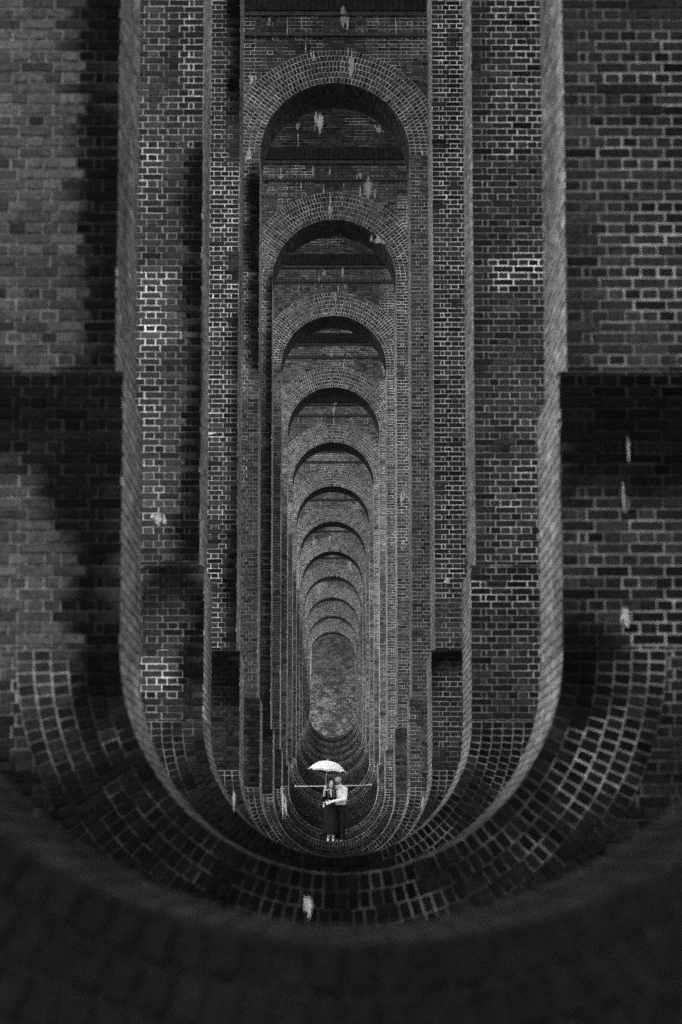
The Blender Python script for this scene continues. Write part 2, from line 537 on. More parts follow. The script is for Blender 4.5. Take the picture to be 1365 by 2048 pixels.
class Wall:
    """collects bricks (boxes with chamfered, slightly uneven faces) and mortar cells"""
    def __init__(self):
        self.bv, self.bt, self.mv, self.mt = [], [], [], []
    def add(self, cells, P, btone, mtone, proud=0.0, joint=0.0105, rough=1.0, mort=True, bed=0.009, stain=None):
        """stain(u, v) -> soft factors for brick and joint at a point of the wall"""
        n = len(cells)
        if n == 0: return
        j = (joint + .002 * sstep(.2, .4, mtone)) / 2
        u0, u1, v0, v1 = (cells[:, i] for i in range(4))
        r = lambda s: rng.normal(0, s * rough, n)
        lo_u, hi_u = u0 + j + r(.0022), u1 - j + r(.0022)
        lo_v, hi_v = v0 + j + r(.0016), v1 - j + r(.0016)
        back = [(lo_u, lo_v), (hi_u, lo_v), (hi_u, hi_v), (lo_u, hi_v)]
        ch = .0035
        front = [(lo_u + ch + np.abs(r(.0015)), lo_v + ch + np.abs(r(.001))), (hi_u - ch - np.abs(r(.0015)), lo_v + ch + np.abs(r(.001))),
                 (hi_u - ch - np.abs(r(.0015)), hi_v - ch - np.abs(r(.001))), (lo_u + ch + np.abs(r(.0015)), hi_v - ch - np.abs(r(.001)))]
        base = proud + r(.0018) - np.where(rng.random(n) < .05, rng.uniform(.002, .0045, n), 0)
        pts = [P(a, b, np.full(n, proud - bed - .006)) for a, b in back] + [P(a, b, base + r(.0007)) for a, b in front]
        bt = np.repeat(btone[:, None], 8, 1)
        mt = np.repeat(mtone[:, None], 4, 1)
        if stain is not None:
            kb = np.stack([stain(a, b)[0] for a, b in back], 1)
            bt = bt * np.concatenate([kb, kb], 1)
            mt = mt * np.stack([stain(a, b)[1] for a, b in ((u0, v0), (u1, v0), (u1, v1), (u0, v1))], 1)
        self.bv.append(np.stack(pts, 1)); self.bt.append(bt)
        if mort:
            q = [P(a, b, np.full(n, proud - bed)) for a, b in ((u0, v0), (u1, v0), (u1, v1), (u0, v1))]
            self.mv.append(np.stack(q, 1)); self.mt.append(mt)
    def brick_mesh(self, name, mask=None):
        v = np.concatenate(self.bv); t = np.concatenate(self.bt)
        if mask is not None: v, t = v[mask], t[mask]
        n = len(v)
        q = np.array([[4, 5, 6, 7], [0, 1, 5, 4], [1, 2, 6, 5], [2, 3, 7, 6], [3, 0, 4, 7]])
        quads = (np.arange(n)[:, None, None] * 8 + q[None]).reshape(-1, 4)
        return np_mesh(name, v.reshape(-1, 3), quads, t.ravel())
    def mortar_mesh(self, name):
        v = np.concatenate(self.mv); t = np.concatenate(self.mt)
        n = len(v)
        return np_mesh(name, v.reshape(-1, 3), np.arange(n * 4).reshape(-1, 4), t.ravel())

def plane_front(y, sgn=-1):
    return lambda u, v, w: np.stack([u, y + sgn * w, v], -1)
def plane_reveal(x, side):          # side -1: left jamb, faces +x ; u runs along +y
    return lambda u, v, w: np.stack([x - side * w, u, v], -1)
def ring_front(y, zc, a_sign=1):    # u = angle, v = radius
    return lambda u, v, w: np.stack([v * np.cos(u), y - w, zc + v * np.sin(u)], -1)
def barrel(zc, rad):                # u = y, v = angle ; w inward
    return lambda u, v, w: np.stack([(rad - w) * np.cos(v), u, zc + (rad - w) * np.sin(v)], -1)

# camera visibility, used only to choose which bricks become objects of their own
def project(p):
    d = p - np.array(cam.location)
    ps, th, f = .004, .1466, 85.0 / 36.0
    x = d[:, 0] * math.cos(ps) - d[:, 1] * math.sin(ps); y = d[:, 0] * math.sin(ps) + d[:, 1] * math.cos(ps)
    dep = y * math.cos(th) + d[:, 2] * math.sin(th); up = -y * math.sin(th) + d[:, 2] * math.cos(th)
    return f * x / dep, f * up / dep
def visible(p, n):
    sx, sy = project(p)
    ok = (np.abs(sx) < .335) & (np.abs(sy) < .5)
    if n > 0:                       # through the opening of the pier in front
        yb = yfront(n - 1) + T
        t = yb / p[:, 1]
        X = cam.location.x + (p[:, 0] - cam.location.x) * t
        Z = ZC + (p[:, 2] - ZC) * t
        w = WA - STEP
        zc = SILL[n - 1] + w
        ok &= (np.abs(X) < w) & ((Z > zc) | (X * X + (Z - zc) ** 2 < w * w)) & ((Z < ZSP) | (X * X + (Z - ZSP) ** 2 < WA * WA))
    return ok

def single_brick_mesh(name, L, H, seed):
    r = np.random.default_rng(seed)
    j = .00525; ch = .0035
    w, h = L / 2 - j, H / 2 - j
    back = [(-w, -h), (w, -h), (w, h), (-w, h)]
    v = [(a, b, -.015) for a, b in back]
    for a, b in back:
        v.append((a - np.sign(a) * (ch + abs(r.normal(0, .0015))), b - np.sign(b) * (ch + abs(r.normal(0, .001))), r.normal(0, .0009)))
    q = [(4, 5, 6, 7), (0, 1, 5, 4), (1, 2, 6, 5), (2, 3, 7, 6), (3, 0, 4, 7)]
    me = np_mesh(name, np.array(v), np.array(q))
    me.materials.append(M['brick_one'])
    return me
SINGLE = {k: [single_brick_mesh(k, L, H, 40 + i) for i in range(6)]
          for k, (L, H) in dict(header=(HD, CO), stretcher=(ST, CO), voussoir=(CO, HD)).items()}

def surf_y(n, x, z):
    """depth of the masonry face of pier n at (x, z)"""
    yf = yfront(n)
    if z > SPRING:
        rr = (S - T) / 2 - .012
        return yf - (S - T) / 2 + rr * math.cos(math.asin(min(.99, (z - SPRING) / rr)))
    if z > LEDGE2 + .1: return yf - .135
    if z > LEDGE2: return yf - .094
    if z > LEDGE1 + CO: return yf - .04
    if z > LEDGE1: return yf - .06
    yl = yf - PIERS[n][1]['fl'] if z < ZST else yf
    w, zc = (PIERS[n][1]['wl'], PIERS[n][1]['zc']) if z < ZSP - 2 else (WA, ZSP)
    on_ring = math.hypot(x, z - zc) < w + RING + .02 and ((z < zc) if z < ZSP - 2 else (z > zc))
    return yl - (.013 if on_ring else 0)

def lime_drip(parent, n, x, z, w, h, seed, sgn=-1):
    """thin crust of lime, wide at its source or at its foot, on the face of pier n"""
    r = np.random.default_rng(seed)
    nx, nz = 9, 15
    V, Q, E = [], [], []
    lean = r.normal(0, .12) * w
    bulge = r.uniform(.25, .8)
    for j in range(nz):
        t = j / (nz - 1)
        prof = (.25 + .75 * math.exp(-((t - bulge) / .33) ** 2)) * (.85 + .3 * r.random())
        cx = x + lean * t + r.normal(0, .04) * w
        for i in range(nx):
            s = i / (nx - 1) * 2 - 1
            e = max(0.0, 1 - abs(s) ** 1.6) * min(1, 5 * t + .05) * min(1, 4 * (1 - t) + .05)
            px, pz = cx + s * w * .5 * prof, z - h * t
            V.append((px, surf_y(n, px, pz) + sgn * (.004 + .006 * e), pz)); E.append(e)
    for j in range(nz - 1):
        for i in range(nx - 1):
            a = j * nx + i
            Q.append((a, a + nx, a + nx + 1, a + 1))
    me = np_mesh('lime_deposit', np.array(V), np.array(Q), smooth=True)
    at = me.attributes.new('edge', 'FLOAT', 'POINT')
    at.data.foreach_set('value', np.array(E, dtype=np.float32))
    return link_mesh('lime_deposit', me, M['lime'], parent)

ORD = ['nearest', 'second', 'third', 'fourth', 'fifth', 'sixth', 'seventh', 'eighth', 'ninth', 'tenth', 'eleventh',
       'twelfth', 'thirteenth', 'fourteenth', 'fifteenth', 'sixteenth']
PLAB = {0: 'nearest brick pier, only its dark blurred inverted sill filling the bottom of the frame',
        1: 'second brick pier from camera, blurred faces at both picture edges, black strip on left',
        2: 'third brick pier from the camera, white repointed patches beside its right edge',
        3: 'fourth brick pier from the camera, narrow faces with bright white joints on its right',
        4: 'fifth brick pier from the camera, highest jack arch in view, three white lime runs',
        5: 'sixth brick pier from the camera, big white lime blotch above its arch on the right',
        6: 'seventh brick pier from the camera, carrying the couple on its curved sill',
        15: 'last and smallest brick pier, its arch framing the plain end wall'}
def pier_label(n):
    return PLAB.get(n, '%s brick pier from the camera, arch and sill nested behind the couple' % ORD[n])

# ------------------------------------------------------------------ ground
def ground_z(y):
    ys = [-400, 0] + [yfront(n) + T / 2 for n in range(NP)] + [yfront(NP) + 5, 260, 900]
    zs = [-.4, 0.0] + [min(SILL[max(n - 1, 0)], SILL[n]) - 1.15 for n in range(NP)] + [SILL[-1] - 1.0, SILL[-1] + 3, SILL[-1] + 5]
    return np.interp(y, ys, zs)
gy = np.concatenate([np.linspace(-900, -20, 12), np.arange(-15, 200, 1.5), np.linspace(205, 1500, 16)])
gx = np.concatenate([np.linspace(-900, -20, 12), np.arange(-16, 16.1, 1.0), np.linspace(20, 900, 12)])
GX, GY = np.meshgrid(gx, gy)
GZ = ground_z(GY) + .12 * (fbm(GX * .35 + 50, GY * .35 + 50, 3) - .5) * np.clip(20 / (np.abs(GX) + 10), 0, 1)
gv = np.stack([GX, GY, GZ], -1).reshape(-1, 3)
nx_ = len(gx)
gi = (np.arange(len(gy) - 1)[:, None] * nx_ + np.arange(nx_ - 1)[None]).ravel()
gme = np_mesh('ground', gv, np.stack([gi, gi + 1, gi + nx_ + 1, gi + nx_], -1), smooth=True)
tag(link_mesh('ground', gme, M['turf']), kind='structure')

# ------------------------------------------------------------------ piers
def arc_pts(zc, rad, a0, a1, k=48):
    return [(rad * math.cos(a0 + (a1 - a0) * i / k), zc + rad * math.sin(a0 + (a1 - a0) * i / k)) for i in range(k + 1)]

def pier_core(n, detailed=True):
    """mass of the pier behind its brick skin, opening left free"""
    B = Boxes()
    yf = yfront(n); yb = yf + T
    c = .012 if detailed else 0.0
    sill = SILL[n] if 0 <= n < NP else SILL[0]
    base = ground_z(np.array([yf]))[0] - 1.0
    stepped = sill + WA + .15 < ZST
    wl = WA - STEP if stepped else WA
    fl = STEP if stepped else 0.0
    zc = sill + wl
    top = SPRING
    zs = ZST if stepped else zc
    for s in (-1, 1):
        x0, x1 = sorted((s * (WA + c), s * XO))
        B.box(x0, x1, yf + c, yb - c, zs, top)
        x0, x1 = sorted((s * (wl + c), s * (XO + .1)))
        B.box(x0, x1, yf - fl + c, yb + fl - c, base, zs - c)
    def vault_block(rad, cz, a0, a1, zlim, ya, ybk):
        pts = arc_pts(cz, rad, a0, a1)
        for (xa, za), (xb, zb) in zip(pts, pts[1:]):
            B.quad((xa, ya, za), (xb, ya, zb), (xb, ya, zlim), (xa, ya, zlim))
            B.quad((xa, ybk, za), (xb, ybk, zb), (xb, ybk, zlim), (xa, ybk, zlim))
            B.quad((xa, ya, za), (xb, ya, zb), (xb, ybk, zb), (xa, ybk, za))
    vault_block(WA + c, ZSP, 0, math.pi, top, yf + c, yb - c)
    vault_block(wl + c, zc, math.pi, 2 * math.pi, base, yf - fl + c, yb + fl - c)
    return B.mesh('pier_core'), dict(yf=yf, yb=yb, sill=sill, base=base, stepped=stepped, wl=wl, fl=fl, zc=zc, zs=zs)

def build_pier(n):
    yf = yfront(n)
    me, g = pier_core(n)
    root = empty('viaduct_pier', (0, yf + T / 2, g['base']))
    tag(root, pier_label(n), 'pier', 'row of pierced viaduct piers')
    link_mesh('pier_core', me, M['core'], root)
    F, W = Field(n), Wall()
    XF = 2.75 if n in (1, 2) else 2.45
    if n == 0: XF = 2.3
    ztop_face = LEDGE1 if n else ZC + 5.0
    pick = []                                         # (mesh kind, centre, U, V, N, tone, index)
    idx = 0
    def face_add(cells, y, circ=None):
        nonlocal idx
        if circ is not None:                          # keep clear of an arch ring
            zc, rr = circ
            far_x = np.maximum(np.abs(cells[:, 0]), np.abs(cells[:, 1]))
            far_z = np.maximum(np.abs(cells[:, 2] - zc), np.abs(cells[:, 3] - zc))
            cells = cells[np.hypot(far_x, far_z) > rr + .01]
        cx, cz = (cells[:, 0] + cells[:, 1]) / 2, (cells[:, 2] + cells[:, 3]) / 2
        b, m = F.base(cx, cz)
        low = circ is not None and circ[0] < ZSP - .5
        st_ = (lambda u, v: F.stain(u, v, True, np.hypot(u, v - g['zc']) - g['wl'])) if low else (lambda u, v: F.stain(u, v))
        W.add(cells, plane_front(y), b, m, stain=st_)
        b = b * st_(cx, cz)[0]
        w = cells[:, 1] - cells[:, 0]; h = cells[:, 3] - cells[:, 2]
        if n <= 4:
            for kd, L in (('stretcher', ST), ('header', HD)):
                ok = (np.abs(w - L) < .002) & (np.abs(h - CO) < .002)
                if circ is not None:
                    near_x = np.minimum(np.abs(cells[:, 0]), np.abs(cells[:, 1])); near_x = np.where(cells[:, 0] * cells[:, 1] < 0, 0, near_x)
                    near_z = np.minimum(np.abs(cells[:, 2] - circ[0]), np.abs(cells[:, 3] - circ[0]))
                    ok &= np.hypot(near_x, near_z) > circ[1]
                P = np.stack([cx, np.full(len(cx), y), cz], -1)
                ok &= visible(P, n)
                for i in np.nonzero(ok)[0]:
                    pick.append(('brick', kd, P[i], (1, 0, 0), (0, 0, 1), b[i], idx + i))
        idx += len(cells)
    def ring_add(zc, rad, y, a0, a1):
        nonlocal idx
        for k in range(6):
            r0, r1 = rad + k * HD, rad + (k + 1) * HD
            N = int(round(abs(a1 - a0) * (r0 + r1) / 2 / CO))
            e = np.linspace(a0, a1, N + 1)
            c = np.stack([e[:-1], e[1:], np.full(N, r0), np.full(N, r1)], -1)
            am, rm = (e[:-1] + e[1:]) / 2, (r0 + r1) / 2
            X, Z = rm * np.cos(am), zc + rm * np.sin(am)
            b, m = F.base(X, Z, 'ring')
            b = b * (.85 if zc > ZSP - .5 or n > 3 else .7)
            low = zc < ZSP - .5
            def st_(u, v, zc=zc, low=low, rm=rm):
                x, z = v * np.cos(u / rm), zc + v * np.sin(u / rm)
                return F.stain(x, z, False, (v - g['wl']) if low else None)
            # joints are set in metres: turn the angular cells into true widths
            ring = ring_front(y, zc)
            rr = rm
            cm = c.copy(); cm[:, :2] *= rr
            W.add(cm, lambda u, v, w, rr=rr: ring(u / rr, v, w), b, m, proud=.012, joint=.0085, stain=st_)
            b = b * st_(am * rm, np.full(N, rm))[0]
            if n <= 4:
                P = np.stack([X, np.full(N, y - .012), Z], -1)
                for i in np.nonzero(visible(P, n))[0]:
                    a = am[i]
                    pick.append(('arch_brick', 'voussoir', P[i], (-math.sin(a), 0, math.cos(a)), (math.cos(a), 0, math.sin(a)), b[i], idx + i))
            idx += N
    yl = yf - g['fl']
    # faces beside the opening
    for s in (-1, 1):
        face_add(strip_cells(s * WA, s * XF, g['zs'], min(ZSP, ztop_face)), yf)
        if g['stepped']:
            face_add(strip_cells(s * g['wl'], s * XF, g['zc'], g['zs']), yl)
    # below the inverted arch
    face_add(wide_cells(-XF, XF, g['sill'] - 1.5, g['zc']), yl, (g['zc'], g['wl'] + RING))
    ring_add(g['zc'], g['wl'], yl, math.pi, 2 * math.pi)
    if n:
        face_add(wide_cells(-XF, XF, ZSP, LEDGE1), yf, (ZSP, WA + RING))
        ring_add(ZSP, WA, yf, 0, math.pi)
    # faces between the two string courses
    if n >= 3:
        c = wide_cells(-XF, XF, LEDGE1 + CO, LEDGE2); cx, cz = (c[:, 0] + c[:, 1]) / 2, (c[:, 2] + c[:, 3]) / 2
        b, m = F.base(cx, cz)
        W.add(c, plane_front(yf - .04), b, m, stain=lambda u, v: F.stain(u, v, False)); idx += len(c)
    # reveals and soffits
    if n <= 11:
        for s in (-1, 1):
            c = strip_cells(yf + .002, yf + T, g['zs'], min(ZSP, ztop_face) if n else ZC + 5)
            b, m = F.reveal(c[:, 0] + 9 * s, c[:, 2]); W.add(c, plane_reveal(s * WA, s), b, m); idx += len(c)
            if g['stepped']:
                c = strip_cells(yl + .002, yl + T, g['zc'], g['zs'])
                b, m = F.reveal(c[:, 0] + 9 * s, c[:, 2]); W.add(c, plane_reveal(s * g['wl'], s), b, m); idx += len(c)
        def barrel_add(zc, rad, a0, a1, y0, low):
            nonlocal idx
            N = int(round((a1 - a0) * rad / CO)); e = np.linspace(a0, a1, N + 1)
            cells = []
            for k in range(N):
                t = y0 - (ST / 2 if k % 2 else 0)
                while t < y0 + T:
                    u0, u1 = max(t, y0 + .002), min(t + ST, y0 + T)
                    if u1 - u0 > .02: cells.append((u0, u1, e[k] * rad, e[k + 1] * rad))
                    t += ST
            c = np.array(cells)
            am = (c[:, 2] + c[:, 3]) / 2 / rad
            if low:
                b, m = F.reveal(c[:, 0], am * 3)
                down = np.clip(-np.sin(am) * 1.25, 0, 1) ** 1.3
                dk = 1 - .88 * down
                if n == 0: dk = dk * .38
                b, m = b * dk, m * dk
            else:
                b, m = F.soffit(c[:, 0], am)
            bar = barrel(zc, rad)
            W.add(c, lambda u, v, w: bar(u, v / rad, w), b, m); idx += len(c)
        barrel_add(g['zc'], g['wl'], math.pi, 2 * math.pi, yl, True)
        if n: barrel_add(ZSP, WA, 0, math.pi, yf, False)
    # bricks that show largest become objects of their own
    total = sum(len(t) for t in W.bt)
    mask = np.ones(total, bool)
    for pname in ('brick', 'arch_brick'):
        cand = [p for p in pick if p[0] == pname]
        cand.sort(key=lambda p: (p[2][0] - cam.location.x) ** 2 * 40 + p[2][1] ** 2 + (p[2][2] - ZC) ** 2)
        if len(cand) > 300:
            stp = len(cand) / 300.0
            cand = [cand[int(i * stp)] for i in range(300)]
        for (_, kd, P, U, V, tone, ii) in cand:
            mask[ii] = False
            o = bpy.data.objects.new(pname, random.choice(SINGLE[kd]))
            col.objects.link(o)
            o.parent = root
            U, V = Vector(U), Vector(V); Nn = U.cross(V)
            if Nn.y > 0: U = -U; Nn = U.cross(V)
            tilt = Matrix.Rotation(random.gauss(0, .006), 3, 'Z') @ Matrix.Rotation(random.gauss(0, .01), 3, 'X')
            Rm = Matrix((U, V, Nn)).transposed() @ tilt
            pos = Vector(P) - root.location + Nn * random.gauss(0, .0015)
            o.matrix_local = Matrix.Translation(pos) @ Rm.to_4x4()
            o.color = (tone, tone, tone, 1)
    bw = link_mesh('brickwork', W.brick_mesh('brickwork', mask), M['brick'], root); tag(bw, kind='stuff')
    mj = link_mesh('mortar_joints', W.mortar_mesh('mortar_joints'), M['mortar'], root); tag(mj, kind='stuff')
    # string courses and near-black impost band
    if n >= 1:
        for (z0, z1, pr) in ((LEDGE1, LEDGE1 + CO, .055), (LEDGE2, LEDGE2 + .10, .09)):
            B = Boxes()
            x = -XF
            while x < XF:
                w = ST * random.uniform(.97, 1.03)
                B.box(x + .003, min(x + w, XF) - .003, yf - pr - random.uniform(0, .004), yf + .05, z0 + .003, z1 - random.uniform(0, .004))
                x += w
            link_mesh('string_course', B.mesh('string_course'), M['ledge'], root)
        B = Boxes()
        x = -XF
        while x < XF:
            w = .122 * random.uniform(.95, 1.05)
            B.box(x + .004, x + w - .004, yf - .13 - random.uniform(0, .006), yf + .05, LEDGE2 + .103, SPRING - random.uniform(0, .004))
            x += w
        B.box(-XF, XF, yf - .118, yf + .04, LEDGE2 + .108, SPRING - .01)
        link_mesh('impost_band', B.mesh('impost_band'), M['dark_stone'], root)
    return root, g

PIERS = {}
for n in range(NP):
    PIERS[n] = build_pier(n)
# the row goes on behind the photographer
me, g = pier_core(-1, False)
r_ = empty('viaduct_pier', (0, yfront(-1) + T / 2, g['base']))
tag(r_, 'brick pier just behind the photographer, outside the picture', 'pier', 'row of pierced viaduct piers')
link_mesh('pier_core', me, M['core'], r_)

# ------------------------------------------------------------------ the great arches over the bays
def build_vault(n):
    """half-round brick vault from the back of pier n to the face of pier n+1, with its spandrels and deck"""
    ya, yb = yfront(n) + T, yfront(n + 1)
    rad, yc = (yb - ya) / 2, (ya + yb) / 2
    root = empty('viaduct_arch', (0, yc, SPRING))
    lab = 'great brick vault spanning overhead between the %s and %s piers' % (ORD[n] if n >= 0 else 'rearmost', ORD[n + 1] if n + 1 < NP else 'end wall and last')
    tag(root, lab, 'arch', 'great arches carrying the deck')
    B = Boxes()
    k = 40
    deck = SPRING + rad + 1.6
    for i in range(k):
        a, b = math.pi * i / k, math.pi * (i + 1) / k
        A = (yc + rad * math.cos(a), SPRING + rad * math.sin(a)); C = (yc + rad * math.cos(b), SPRING + rad * math.sin(b))
        B.quad((-XO, A[0], A[1]), (XO, A[0], A[1]), (XO, C[0], C[1]), (-XO, C[0], C[1]))
        for s in (-1, 1):
            B.quad((s * XO, A[0], A[1]), (s * XO, C[0], C[1]), (s * XO, C[0], deck), (s * XO, A[0], deck))
    link_mesh('vault_shell', B.mesh('vault_shell'), M['core'], root)
    D = Boxes()
    D.box(-XO - .2, XO + .2, yfront(n) + T / 2, yfront(n + 1) + T / 2, deck, deck + .5)
    D.box(-XO + .003, XO - .003, yb, yb + T / 2, SPRING, deck)
    D.box(-XO + .003, XO - .003, ya - T / 2, ya, SPRING, deck)
    link_mesh('deck', D.mesh('deck'), M['core'], root)
    if n >= 3:                                       # courses of the haunch that shows through the jack arches
        W, F = Wall(), Field(min(n + 1, NP - 1))
        cells = []
        N = int(2.3 / CO)
        for c in range(N):
            t = -1.9 - (ST / 2 if c % 2 else 0)
            while t < 1.9:
                cells.append((t, t + ST, c * CO, (c + 1) * CO)); t += ST
        c = np.array(cells)
        b, m = F.base((c[:, 0] + c[:, 1]) / 2, c[:, 2] + SPRING)
        rr = rad - .012
        W.add(c, lambda u, v, w: np.stack([u, yc + (rr - w) * np.cos(v / rr), SPRING + (rr - w) * np.sin(v / rr)], -1), b * .6, m, stain=lambda u, v: F.stain(u, v + SPRING, False))
        tag(link_mesh('brickwork', W.brick_mesh('brickwork'), M['brick'], root), kind='stuff')
        tag(link_mesh('mortar_joints', W.mortar_mesh('mortar_joints'), M['mortar'], root), kind='stuff')
for n in range(-1, NP):
    build_vault(n)

# ------------------------------------------------------------------ end wall
yw = yfront(NP)
root = empty('end_wall', (0, yw, SILL[-1] - .3))
tag(root, 'flat brick abutment wall closing the tunnel of arches, streaked with white lime', 'wall')
B = Boxes(); B.box(-XO, XO, yw + .012, yw + 2.0, SILL[-1] - 2.5, SPRING)
link_mesh('wall_core', B.mesh('wall_core'), M['core'], root)
W = Wall()
c = wide_cells(-1.9, 1.9, SILL[-1] - .8, CROWN + .6)
cx, cz = (c[:, 0] + c[:, 1]) / 2, (c[:, 2] + c[:, 3]) / 2
cc = len(c)
tt = .68 * fbm(cx * 2.4, cz * 3.4, 77, 5) + .32 * rng.random(cc)
b = .055 * np.exp(rng.normal(0, .3, cc)) * (.3 + 1.4 * tt)
m_ = .10 + .45 * sstep(.45, .66, tt) * (.35 + .65 * sstep(CROWN - 1.0, CROWN - 4.0, cz))
W.add(c, plane_front(yw), b, m_)
tag(link_mesh('brickwork', W.brick_mesh('brickwork'), M['brick'], root), kind='stuff')
tag(link_mesh('mortar_joints', W.mortar_mesh('mortar_joints'), M['mortar'], root), kind='stuff')

# ------------------------------------------------------------------ lime runs: (pier, x, top z, width, height)
LIME = [(4, -0.443, 17.791, 0.103, 0.276),
    (4, 0.344, 17.824, 0.122, 0.658),
    (4, 0.170, 18.677, 0.225, 0.427),
    (4, -0.298, 16.446, 0.163, 0.474),
    (4, -1.688, 17.237, 0.164, 0.169),
    (4, -1.760, 15.654, 0.143, 0.210),
    (4, 1.776, 15.659, 0.060, 0.126),
    (5, 0.854, 18.109, 0.370, 0.510),
    (5, 0.631, 18.275, 0.148, 0.179),
    (5, -0.100, 17.725, 0.149, 0.535),
    (5, -0.362, 19.853, 0.199, 0.592),
    (5, -0.909, 19.543, 0.100, 0.206),
    (5, 1.129, 19.494, 0.223, 0.205),
    (5, -0.113, 18.402, 0.062, 0.256),
    (5, 1.086, 16.683, 0.320, 0.228),
    (6, 0.259, 18.512, 0.131, 0.328),
    (6, -0.293, 18.466, 0.087, 0.209),
    (6, 0.056, 17.766, 0.116, 0.327),
    (6, -0.191, 17.171, 0.261, 0.089),
    (7, -0.007, 16.436, 0.083, 0.304),
    (7, -0.075, 18.338, 0.100, 0.272),
    (7, 1.676, 17.914, 0.149, 0.510),
    (8, 0.057, 18.595, 0.094, 0.307),
    (9, -0.825, 15.003, 0.147, 0.463),
    (9, -0.136, 15.003, 0.105, 0.295),
    (10, 0.803, 15.243, 0.207, 0.464),
    (11, -0.678, 15.408, 0.202, 0.557),
    (10, -1.662, 15.172, 0.164, 0.927),
    (2, -1.992, 5.111, 0.146, 0.146),
    (2, -1.130, 2.080, 0.040, 0.271),
    (3, 1.721, 5.649, 0.123, 0.109),
    (3, 1.319, 2.391, 0.037, 0.302),
    (1, 1.883, 2.925, 0.084, 0.134),
    (1, 1.888, 3.785, 0.029, 0.238),
    (1, 1.920, 4.092, 0.023, 0.205),
    (1, -0.206, 1.032, 0.066, 0.161),
    (4, 1.333, 8.613, 0.098, 0.322),
    (5, 1.692, 10.435, 0.060, 0.320),
    (8, -0.831, 9.430, 0.076, 1.300),
    (6, -1.348, 3.263, 0.072, 0.559),
    (5, -1.224, 3.125, 0.074, 0.710),
]
for i, (n, x, z, w, h) in enumerate(LIME):
    rl = random.Random(700 + i)
    lime_drip(PIERS[n][0], n, x, z, w * .95, h * 1.1, 500 + i)
    for q in range(3):
        lime_drip(PIERS[n][0], n, x + rl.uniform(-.6, .6) * w, z - rl.uniform(-.15, .5) * h, w * rl.uniform(.2, .45), h * rl.uniform(.4, .9), 2000 + 10 * i + q)
rl = random.Random(5)
for n in range(4, 12):                                 # lesser weeps from the joints about the arch and its haunch
    for q in range(7):
        x = rl.uniform(-1.35, 1.35)
        z = rl.choice([SPRING + rl.uniform(.3, 1.0), LEDGE2 - .01, LEDGE1 - .01, LEDGE1 - .01])
        lime_drip(PIERS[n][0], n, x, z, rl.uniform(.025, .09), rl.uniform(.12, .5), 900 + 20 * n + q)

# ------------------------------------------------------------------ timber rail across the bay in front of the ninth pier
yr = yfront(8) - .12
zr = ZC + 3.03
rail = empty('fence_rail', (0, yr, zr - .05))
tag(rail, 'thin pale horizontal fence rail crossing the bay behind the couple', 'rail')
me = bpy.data.meshes.new('rail_bar'); bm = bmesh.new()
N = 24
rings = []
for i in range(N + 1):
    t = i / N; x = -1.40 + 2.82 * t
    zz = zr - .022 + .05 * t - .012 * math.sin(math.pi * t) + random.gauss(0, .002)
    hh = .016 + random.gauss(0, .002)
    rings.append([bm.verts.new((x, yr + a * .02, zz + b * hh)) for a, b in ((-1, -1), (1, -1), (1, .8), (.7, 1), (-.7, 1), (-1, .8))])
for a, b in zip(rings, rings[1:]):
    for k in range(6): bm.faces.new((a[k], a[(k + 1) % 6], b[(k + 1) % 6], b[k]))
bm.faces.new(rings[0]); bm.faces.new(rings[-1][::-1])
bm.normal_update(); bm.to_mesh(me); bm.free()
link_mesh('rail_bar', me, M['rail'], rail)
for s in (-1.385, 1.41):                                # iron cleats fixing it to the brick face
    B = Boxes(); zz = zr + (-.02 if s < 0 else .028)
    B.box(s - .02, s + .02, yr + .022, yfront(8), zz - .045, zz + .045)
    link_mesh('cleat', B.mesh('cleat'), M['rail'], rail)

# ------------------------------------------------------------------ figures: rounded solids fused into one skin
def fuse(name, shapes, voxel, mat, parent, O, smooth=6, fac=.5, ripple=0.0):
    """shapes: ('cone', p0, r0, p1, r1) or ('ell', centre, radii, euler). Fused by a voxel remesh."""
    bm = bmesh.new()
    for s in shapes:
        if s[0] == 'cone':
            _, p0, r0, p1, r1 = s
            p0, p1 = Vector(p0), Vector(p1)
            for p, r in ((p0, r0), (p1, r1)):
                bmesh.ops.create_icosphere(bm, subdivisions=2, radius=r, matrix=Matrix.Translation(p))
            d = p1 - p0
            if d.length > 1e-4:
                bmesh.ops.create_cone(bm, cap_ends=True, segments=16, radius1=r0, radius2=r1, depth=d.length,
                                      matrix=Matrix.Translation((p0 + p1) / 2) @ d.to_track_quat('Z', 'Y').to_matrix().to_4x4())
        else:
            _, c, rad, eul = s
            Mx = Matrix.Translation(Vector(c)) @ Matrix.Rotation(eul[2], 4, 'Z') @ Matrix.Rotation(eul[1], 4, 'Y') @ Matrix.Rotation(eul[0], 4, 'X') @ Matrix.Diagonal((*rad, 1))
            bmesh.ops.create_icosphere(bm, subdivisions=3, radius=1.0, matrix=Mx)
    bmesh.ops.translate(bm, verts=bm.verts, vec=Vector(O))
    me = bpy.data.meshes.new(name); bm.to_mesh(me); bm.free()
    o = link_mesh(name, me, mat, parent)
    r = o.modifiers.new('skin', 'REMESH'); r.mode = 'VOXEL'; r.voxel_size = voxel; r.use_smooth_shade = True
    sm = o.modifiers.new('relax', 'SMOOTH'); sm.iterations = smooth; sm.factor = fac
    if ripple:
        tx = bpy.data.textures.new(name + '_folds', 'CLOUDS'); tx.noise_scale = .09; tx.noise_depth = 1
        dm = o.modifiers.new('folds', 'DISPLACE'); dm.texture = tx; dm.strength = ripple; dm.mid_level = .5; dm.texture_coords = 'LOCAL'
    return o

def chain(pts):
    """[(p, r), ...] -> tapered limbs"""
    return [('cone', a[0], a[1], b[0], b[1]) for a, b in zip(pts, pts[1:])]

